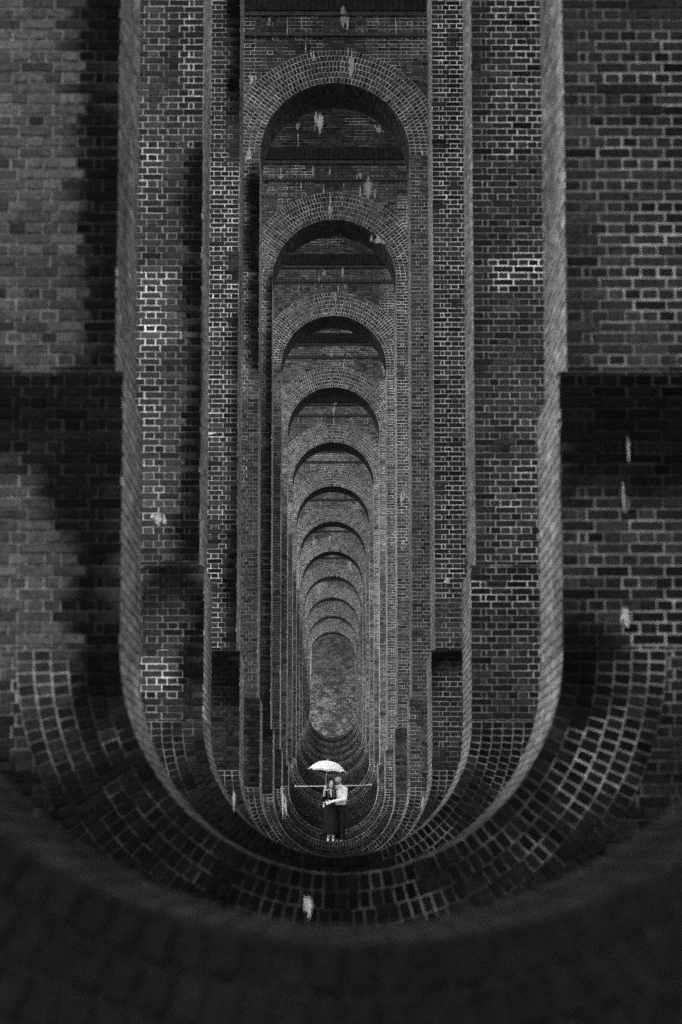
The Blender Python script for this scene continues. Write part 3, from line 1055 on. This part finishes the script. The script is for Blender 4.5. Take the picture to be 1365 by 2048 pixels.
def hand(wrist, d, up, side, curl, size=1.0, grip=None):
    """palm, four fingers of different lengths and a thumb leaving the side of the palm.
    d: along the hand, up: back of the hand, side: thumb side"""
    d, up, side = Vector(d).normalized(), Vector(up).normalized(), Vector(side).normalized()
    w = Vector(wrist)
    out = []
    k = size
    a = w + d * .045 * k
    for q in (-.027, -.009, .009, .027):
        out.append(('cone', tuple(w + side * q * .7 * k), .014 * k, tuple(w + d * .085 * k + side * q * k), .0125 * k))
    for i, q in enumerate((.030, .010, -.010, -.029)):
        L = (.070, .080, .074, .058)[i] * k
        p0 = w + d * .085 * k + side * q * k
        c1, c2 = curl * .55, curl * 1.15
        sp = side * (.18 * (1.5 - i) * .6)
        d1 = (d * math.cos(c1) - up * math.sin(c1) + sp * (0 if grip else 1)).normalized()
        d2 = (d * math.cos(c2) - up * math.sin(c2) + sp * (0 if grip else 1)).normalized()
        p1 = p0 + d1 * L * .5; p2 = p1 + d2 * L * .5
        out += chain([(tuple(p0), .0105 * k), (tuple(p1), .0095 * k), (tuple(p2), .008 * k)])
    t0 = w + d * .025 * k + side * .028 * k
    t1 = t0 + (d * .7 + side * .75 - up * (.3 if grip else .05)).normalized() * .042 * k
    t2 = t1 + (d * .9 + side * (-.25 if grip else .35) - up * (.7 if grip else .1)).normalized() * .032 * k
    out += chain([(tuple(t0), .014 * k), (tuple(t1), .011 * k), (tuple(t2), .009 * k)])
    return out

ys = yfront(6) - PIERS[6][1]['fl']
O = Vector((0, ys + .36, SILL[6]))
def V3(*p): return tuple(p)

# ---------------------------------------------------------------- the woman
wom = empty('person', tuple(O + Vector((-.08, 0, .01))))
tag(wom, 'person in a long black V-neck dress holding up the white umbrella', 'person')
HW = Vector((-.072, -.03, 1.622))                       # head centre
hx = Matrix.Rotation(.10, 3, 'Y') @ Matrix.Rotation(.10, 3, 'Z')   # leaning to him
def hw(x, y, z): return tuple(HW + hx @ Vector((x, y, z)))
grip_w = (-.252, -.165, 1.475)
body = []
body += [('ell', hw(0, 0, .012), (.072, .092, .104), (0, .1, .1)), ('ell', hw(0, -.022, -.058), (.052, .062, .055), (0, .1, .1)),
         ('cone', hw(0, -.088, .012), .010, hw(0, -.104, -.018), .013),                       # nose
         ('ell', hw(.074, .008, -.005), (.010, .018, .028), (0, 0, 0)), ('ell', hw(-.074, .008, -.005), (.010, .018, .028), (0, 0, 0))]
body += chain([(hw(0, .012, -.07), .050), (V3(-.085, .0, 1.475), .050), (V3(-.09, .0, 1.40), .075)])
body += [('ell', V3(-.09, 0, 1.29), (.145, .095, .16), (0, 0, 0)), ('ell', V3(-.085, 0, 1.10), (.115, .085, .13), (0, 0, 0)), ('ell', V3(-.08, 0, .95), (.155, .11, .14), (0, 0, 0))]
body += chain([(V3(-.215, 0, 1.385), .050), (V3(-.268, -.035, 1.205), .040), (V3(-.262, -.145, 1.40), .030), (grip_w, .026)])
body += chain([(V3(.03, .04, 1.385), .050), (V3(.10, .17, 1.22), .040), (V3(.27, .20, 1.17), .030), (V3(.33, .16, 1.17), .026)])
for fx, fy in ((-.155, -.05), (-.015, -.07)):
    body += chain([(V3(-.08 + (fx + .08) * .9, 0, .92), .082), (V3(fx, -.02, .50), .055), (V3(fx, -.01, .34), .050), (V3(fx, fy + .05, .10), .030)])
    body += [('ell', V3(fx, fy - .01, .075), (.032, .075, .032), (.45, 0, 0))]
body += hand(grip_w, (.12, -.05, .95), (-.65, -.7, .1), (.5, .75, .1), 1.7, .95, True)
body += hand(V3(.33, .16, 1.17), (.5, -.8, 0), (.8, .5, 0), (0, 0, 1), .5, .9)
fuse('body', body, .0065, M['skin_f'], wom, O, 4, .4)
# dress: fitted bodice with three-quarter sleeves
bod = [('ell', V3(-.09, 0, 1.295), (.153, .104, .155), (0, 0, 0)), ('ell', V3(-.05, -.045, 1.30), (.062, .068, .065), (0, 0, 0)), ('ell', V3(-.145, -.045, 1.30), (.062, .068, .065), (0, 0, 0)),
       ('ell', V3(-.085, 0, 1.12), (.122, .094, .15), (0, 0, 0)), ('ell', V3(-.08, 0, .96), (.165, .122, .15), (0, 0, 0)),
       ('cone', V3(-.205, .005, 1.405), .060, V3(-.02, .02, 1.415), .056), ('cone', V3(-.16, .02, 1.44), .04, V3(-.10, .04, 1.47), .04), ('cone', V3(-.02, .03, 1.44), .04, V3(-.07, .04, 1.47), .04)]
bod += chain([(V3(-.215, 0, 1.385), .060), (V3(-.268, -.035, 1.205), .054), (V3(-.266, -.075, 1.275), .045)])
bod += chain([(V3(.03, .04, 1.385), .060), (V3(.10, .17, 1.22), .052), (V3(.22, .19, 1.18), .046)])
dress = fuse('dress', bod, .009, M['black_cloth'], wom, O, 5, .5, .012)
# skirt, falling in soft folds to the shins
NS, NR = 64, 16
V, Q = [], []
for j in range(NR):
    t = j / (NR - 1)
    z = 1.02 - .80 * t
    rx = .165 + .05 * t ** .8; ry = .122 + .075 * t ** .8
    for i in range(NS):
        a = 2 * math.pi * i / NS
        f = 1 + (.012 + .055 * t) * math.sin(9 * a + .6 * math.sin(3 * a) + .7 * t) + .02 * t * math.sin(4 * a + 1)
        hem = .02 * math.sin(5 * a) * t
        V.append((O.x - .08 - .01 * t + rx * f * math.cos(a), O.y + ry * f * math.sin(a) - .01, O.z + z + hem))
for j in range(NR - 1):
    for i in range(NS):
        Q.append((j * NS + i, j * NS + (i + 1) % NS, (j + 1) * NS + (i + 1) % NS, (j + 1) * NS + i))
sk = link_mesh('skirt', np_mesh('skirt', np.array(V), np.array(Q), smooth=True), M['black_cloth'], wom)
so = sk.modifiers.new('cloth', 'SOLIDIFY'); so.thickness = .006
# neckline: the V of bare skin between the lapels
V, Q = [], []
K = 10
for j in range(K + 1):
    t = j / K
    z = 1.455 - .225 * t; half = (.052 * (1 - t) + .002); cx = -.092 + .03 * t
    for i in range(5):
        x = cx + half * (i / 2 - 1)
        best = 0.0
        for c, rad in (((-.09, 0, 1.295), (.153, .104, .155)), ((-.05, -.045, 1.30), (.062, .068, .065)), ((-.145, -.045, 1.30), (.062, .068, .065)), ((-.085, 0, 1.12), (.122, .094, .15)), ((-.09, .0, 1.42), (.08, .072, .09))):
            q = 1 - ((x - c[0]) / rad[0]) ** 2 - ((z - c[2]) / rad[2]) ** 2
            if q > 0: best = min(best, c[1] - rad[1] * math.sqrt(q))
        V.append((O.x + x, O.y + best - .009, O.z + z))
for j in range(K):
    for i in range(4):
        a = j * 5 + i; Q.append((a, a + 5, a + 6, a + 1))
nk = link_mesh('neckline', np_mesh('neckline', np.array(V), np.array(Q), smooth=True), M['skin_f'], wom)
so = nk.modifiers.new('thick', 'SOLIDIFY'); so.thickness = .012; so.offset = -1
# hair: parted, long over both shoulders
hr = [('ell', hw(0, .026, .034), (.086, .094, .104), (0, .1, .1)), ('ell', hw(0, .06, -.06), (.075, .055, .12), (0, .1, .1))]
for s in (-1, 1):
    hr += chain([(hw(.055 * s, -.045, .075), .026), (hw(.084 * s, -.005, .0), .030), (hw(.080 * s, .005, -.09), .032), (hw(.085 * s + .012, -.05, -.19), .034), (hw(.078 * s + .02, -.095, -.30), .030), (hw(.072 * s + .02, -.105, -.38), .018)])
fuse('hair', hr, .008, M['hair_f'], wom, O, 4, .45, .02)
def face_bits(par, H, eyes, brow, mouth, skin, lips, teeth):
    for s in (-1, 1):
        fuse('eye', [('ell', H(.030 * s, eyes, .010), (.0135, .007, .0065), (0, 0, 0))], .003, M['eye'], par, O, 1)
        fuse('eyebrow', chain([(H(.016 * s, eyes - .004, .031), .0045), (H(.034 * s, eyes, .035), .0045), (H(.048 * s, eyes + .012, .030), .003)]), .003, M['hair_f'], par, O, 1)
    lp = fuse('mouth', chain([(H(-.027, mouth + .010, -.046), .005), (H(-.012, mouth, -.053), .007), (H(.012, mouth, -.053), .007), (H(.027, mouth + .010, -.046), .005)]), .003, lips, par, O, 1)
    if teeth:
        fuse('teeth', chain([(H(-.019, mouth - .002, -.048), .0042), (H(0, mouth - .006, -.051), .005), (H(.019, mouth - .002, -.048), .0042)]), .003, M['teeth'], par, O, 1)
face_bits(wom, hw, -.080, 0, -.082, None, M['lips'], True)
for fx, fy in ((-.155, -.05), (-.015, -.07)):
    sh = [('ell', V3(fx, fy - .085, .030), (.034, .075, .022), (0, 0, 0)), ('ell', V3(fx, fy - .02, .055), (.034, .07, .028), (.5, 0, 0))]
    sh += chain([(V3(fx, fy + .045, .085), .022), (V3(fx, fy + .055, .012), .012)])
    fuse('shoe', sh, .006, M['shoe_pale'], wom, O, 2)

# ---------------------------------------------------------------- the man
man = empty('person', tuple(O + Vector((.2, .06, .013))))
tag(man, 'bearded person in a white shirt and dark trousers with an arm round the other', 'person')
HM = Vector((.130, -.03, 1.745))
hy = Matrix.Rotation(-.08, 3, 'Y') @ Matrix.Rotation(-.28, 3, 'Z')
def hm(x, y, z): return tuple(HM + hy @ Vector((x, y, z)))
SL, SR = V3(.322, -.09, 1.482), V3(.075, .15, 1.482)
WL = V3(-.055, -.235, 1.12)
WR = V3(-.275, .10, 1.06)
body = [('ell', hm(0, .004, .018), (.078, .100, .112), (0, -.08, -.28)), ('ell', hm(0, -.020, -.062), (.060, .070, .062), (0, -.08, -.28)),
        ('cone', hm(0, -.096, .014), .011, hm(0, -.116, -.020), .015),
        ('ell', hm(.080, .010, -.005), (.011, .020, .032), (0, 0, 0)), ('ell', hm(-.080, .010, -.005), (.011, .020, .032), (0, 0, 0))]
body += chain([(hm(0, .02, -.08), .060), (V3(.185, .02, 1.52), .064), (V3(.195, .03, 1.42), .09)])
rz = -.75
body += [('ell', V3(.20, .03, 1.30), (.175, .115, .20), (0, 0, rz)), ('ell', V3(.20, .03, 1.08), (.145, .11, .16), (0, 0, rz)), ('ell', V3(.20, .03, .94), (.150, .115, .12), (0, 0, rz))]
body += chain([(SL, .062), (V3(.315, -.15, 1.20), .048), (WL, .030)])
body += chain([(SR, .062), (V3(-.09, .22, 1.22), .048), (WR, .030)])
for hx_, hy_, fx, fy in ((.26, -.02, .255, -.03), (.14, .08, .145, .05)):
    body += chain([(V3(hx_, hy_, .92), .092), (V3(fx + .005, fy, .50), .062), (V3(fx, fy + .02, .12), .040)])
    body += [('ell', V3(fx - .02, fy - .02, .045), (.026, .075, .022), (0, 0, -.4))]
body += hand(WL, (-.95, .02, -.25), (-.05, -.95, .2), (-.1, .1, 1.0), .35, 1.1)
body += hand(WR, (-.15, -.95, -.35), (-.95, .1, 0), (0, .3, 1), .5, 1.1)
fuse('body', body, .0065, M['skin_m'], man, O, 4, .4)
sh = [('ell', V3(.20, .03, 1.315), (.195, .132, .20), (0, 0, rz)), ('ell', V3(.20, .03, 1.13), (.165, .128, .15), (0, 0, rz)), ('cone', SL, .07, SR, .07),
      ('cone', V3(.195, .03, 1.47), .095, V3(.170, .012, 1.565), .068), ('cone', V3(.30, -.07, 1.50), .060, V3(.20, .01, 1.56), .05), ('cone', V3(.10, .13, 1.50), .060, V3(.17, .03, 1.56), .05)]
sh += chain([(SL, .076), (V3(.318, -.15, 1.20), .062), (V3(-.030, -.228, 1.128), .042)])
sh += chain([(SR, .076), (V3(-.09, .22, 1.22), .062), (V3(-.245, .13, 1.075), .042)])
shirt = fuse('shirt', sh, .009, M['shirt'], man, O, 4, .5, .022)
col_ = []
for s in (-1, 1):                                        # collar leaves
    col_ += [('cone', hm(.062 * s + .02, .02, -.160), .020, hm(.030 * s + .012, -.062, -.185), .016), ('cone', hm(.030 * s + .012, -.062, -.185), .016, hm(.055 * s + .016, -.078, -.225), .010)]
fuse('collar', col_, .005, M['shirt'], shirt, O, 2)
tr = [('ell', V3(.20, .03, .985), (.166, .130, .115), (0, 0, rz)), ('ell', V3(.20, .03, .90), (.170, .138, .11), (0, 0, rz))]
for hx_, hy_, fx, fy in ((.26, -.02, .255, -.03), (.14, .08, .145, .05)):
    tr += chain([(V3(hx_, hy_, .90), .108), (V3(fx + .005, fy, .50), .082), (V3(fx, fy + .02, .12), .068), (V3(fx, fy + .015, .085), .070)])
fuse('trousers', tr, .009, M['trousers'], man, O, 4, .5, .015)
fuse('hair', [('ell', hm(0, .030, .060), (.086, .096, .098), (0, -.08, -.28)), ('cone', hm(-.045, -.070, .118), .032, hm(.045, -.060, .122), .030), ('cone', hm(0, -.03, .135), .040, hm(0, .05, .12), .045)], .007, M['hair_m'], man, O, 3, .4, .018)
fuse('beard', [('ell', hm(0, -.022, -.072), (.064, .074, .056), (0, -.08, -.28)), ('cone', hm(-.066, -.01, -.02), .014, hm(-.050, -.05, -.085), .022), ('cone', hm(.066, -.01, -.02), .014, hm(.050, -.05, -.085), .022),
               ('cone', hm(-.024, -.088, -.038), .009, hm(.024, -.088, -.038), .009)], .006, M['beard'], man, O, 3)
face_bits(man, hm, -.088, 0, -.098, None, M['lips'], True)
for fx, fy in ((.255, -.03), (.145, .05)):
    d = Vector((-.35, -.94, 0))
    c = Vector((fx, fy + .03, 0))
    p = [('cone', tuple(c - d * .04 + Vector((0, 0, .045))), .040, tuple(c + d * .06 + Vector((0, 0, .04))), .040),
         ('cone', tuple(c + d * .06 + Vector((0, 0, .04))), .040, tuple(c + d * .19 + Vector((0, 0, .028))), .027)]
    fuse('shoe', p, .006, M['shoe_brown'], man, O, 2)

# ---------------------------------------------------------------- the umbrella
A0 = Vector((-.236, -.205, 1.478)); A1 = Vector((-.163, -.195, 2.276))
ax = (A1 - A0).normalized()
umb = empty('umbrella', tuple(O + A0))
tag(umb, 'white domed umbrella held open over the couple', 'umbrella')
e1 = Vector((1, 0, 0)); e1 = (e1 - ax * e1.dot(ax)).normalized(); e2 = ax.cross(e1)
RU, DU, NRIB = .53, .275, 8
def dome(r, a):
    seg = 2 * math.pi / NRIB
    d = ((a + seg / 2) % seg) - seg / 2
    flat = math.cos(seg / 2) / math.cos(seg / 2 - abs(d))      # 1 at ribs' mid.. pulled in between ribs
    q = 1 - .55 * (1 - math.cos(d) ** 0 * (1 - (1 - math.cos(seg / 2)) * (1 - (abs(abs(d) - 0) / (seg / 2) - 1) ** 2)))
    pull = 1 - .075 * (1 - (1 - abs(d) / (seg / 2)) ** 2) * (r ** 1.5)
    h = DU * (1 - r ** 2.5)
    rr = RU * r * pull
    return O + A1 - ax * (DU - h) + ax * (.03 * (1 - (1 - abs(d) / (seg / 2)) ** 2) * r ** 6) + e1 * rr * math.cos(a) + e2 * rr * math.sin(a)
NA, NRD = 64, 14
V, Q = [], []
for j in range(NRD + 1):
    for i in range(NA):
        V.append(tuple(dome(max(.02, j / NRD), 2 * math.pi * i / NA)))
for j in range(NRD):
    for i in range(NA):
        Q.append((j * NA + i, (j + 1) * NA + i, (j + 1) * NA + (i + 1) % NA, j * NA + (i + 1) % NA))
cn = link_mesh('canopy', np_mesh('canopy', np.array(V), np.array(Q), smooth=True), M['canopy'], umb)
def tube(name, pts, r, mat, parent, k=8):
    bm = bmesh.new(); prev = None
    P = [Vector(p) for p in pts]
    for i, p in enumerate(P):
        t = (P[min(i + 1, len(P) - 1)] - P[max(i - 1, 0)]).normalized()
        u = t.orthogonal().normalized() if i == 0 else (u0 - t * u0.dot(t)).normalized()
        u0 = u; v = t.cross(u)
        rr = r[i] if isinstance(r, (list, tuple)) else r
        ring = [bm.verts.new(p + (u * math.cos(2 * math.pi * q / k) + v * math.sin(2 * math.pi * q / k)) * rr) for q in range(k)]
        if prev:
            for q in range(k): bm.faces.new((prev[q], prev[(q + 1) % k], ring[(q + 1) % k], ring[q]))
        else: bm.faces.new(ring[::-1])
        prev = ring
    bm.faces.new(prev)
    me = bpy.data.meshes.new(name); bm.normal_update(); bm.to_mesh(me); bm.free()
    return link_mesh(name, me, mat, parent)
tube('shaft', [O + A0 + ax * .02, O + A1 - ax * .004], .0065, M['metal'], umb)
tube('ferrule', [O + A1 - ax * .004, O + A1 + ax * .02, O + A1 + ax * .055], [.010, .006, .003], M['handle'], umb)
hk = [O + A0 + ax * .12, O + A0 + ax * .02] + [O + A0 + ax * .02 + e1 * (.045 - .045 * math.cos(b)) - ax * .045 * math.sin(b) for b in [math.pi * i / 10 for i in range(1, 11)]]
tube('handle', hk, .011, M['handle'], umb, 10)
run = A1 - ax * .30
tube('runner', [O + run, O + run + ax * .04], .013, M['metal'], umb)
for k in range(NRIB):
    a = 2 * math.pi * (k + .5) / NRIB * 1.0
    a = 2 * math.pi * k / NRIB
    pts = [dome(r, a) - ax * .006 for r in (.03, .2, .4, .6, .8, .97)]
    rb = tube('rib', pts, .0025, M['metal'], umb, 6)
    tube('stretcher', [O + run + ax * .02, dome(.5, a) - ax * .008], .002, M['metal'], rb, 6)
    tube('rib_tip', [dome(.97, a), dome(1.015, a)], .005, M['handle'], rb, 6)
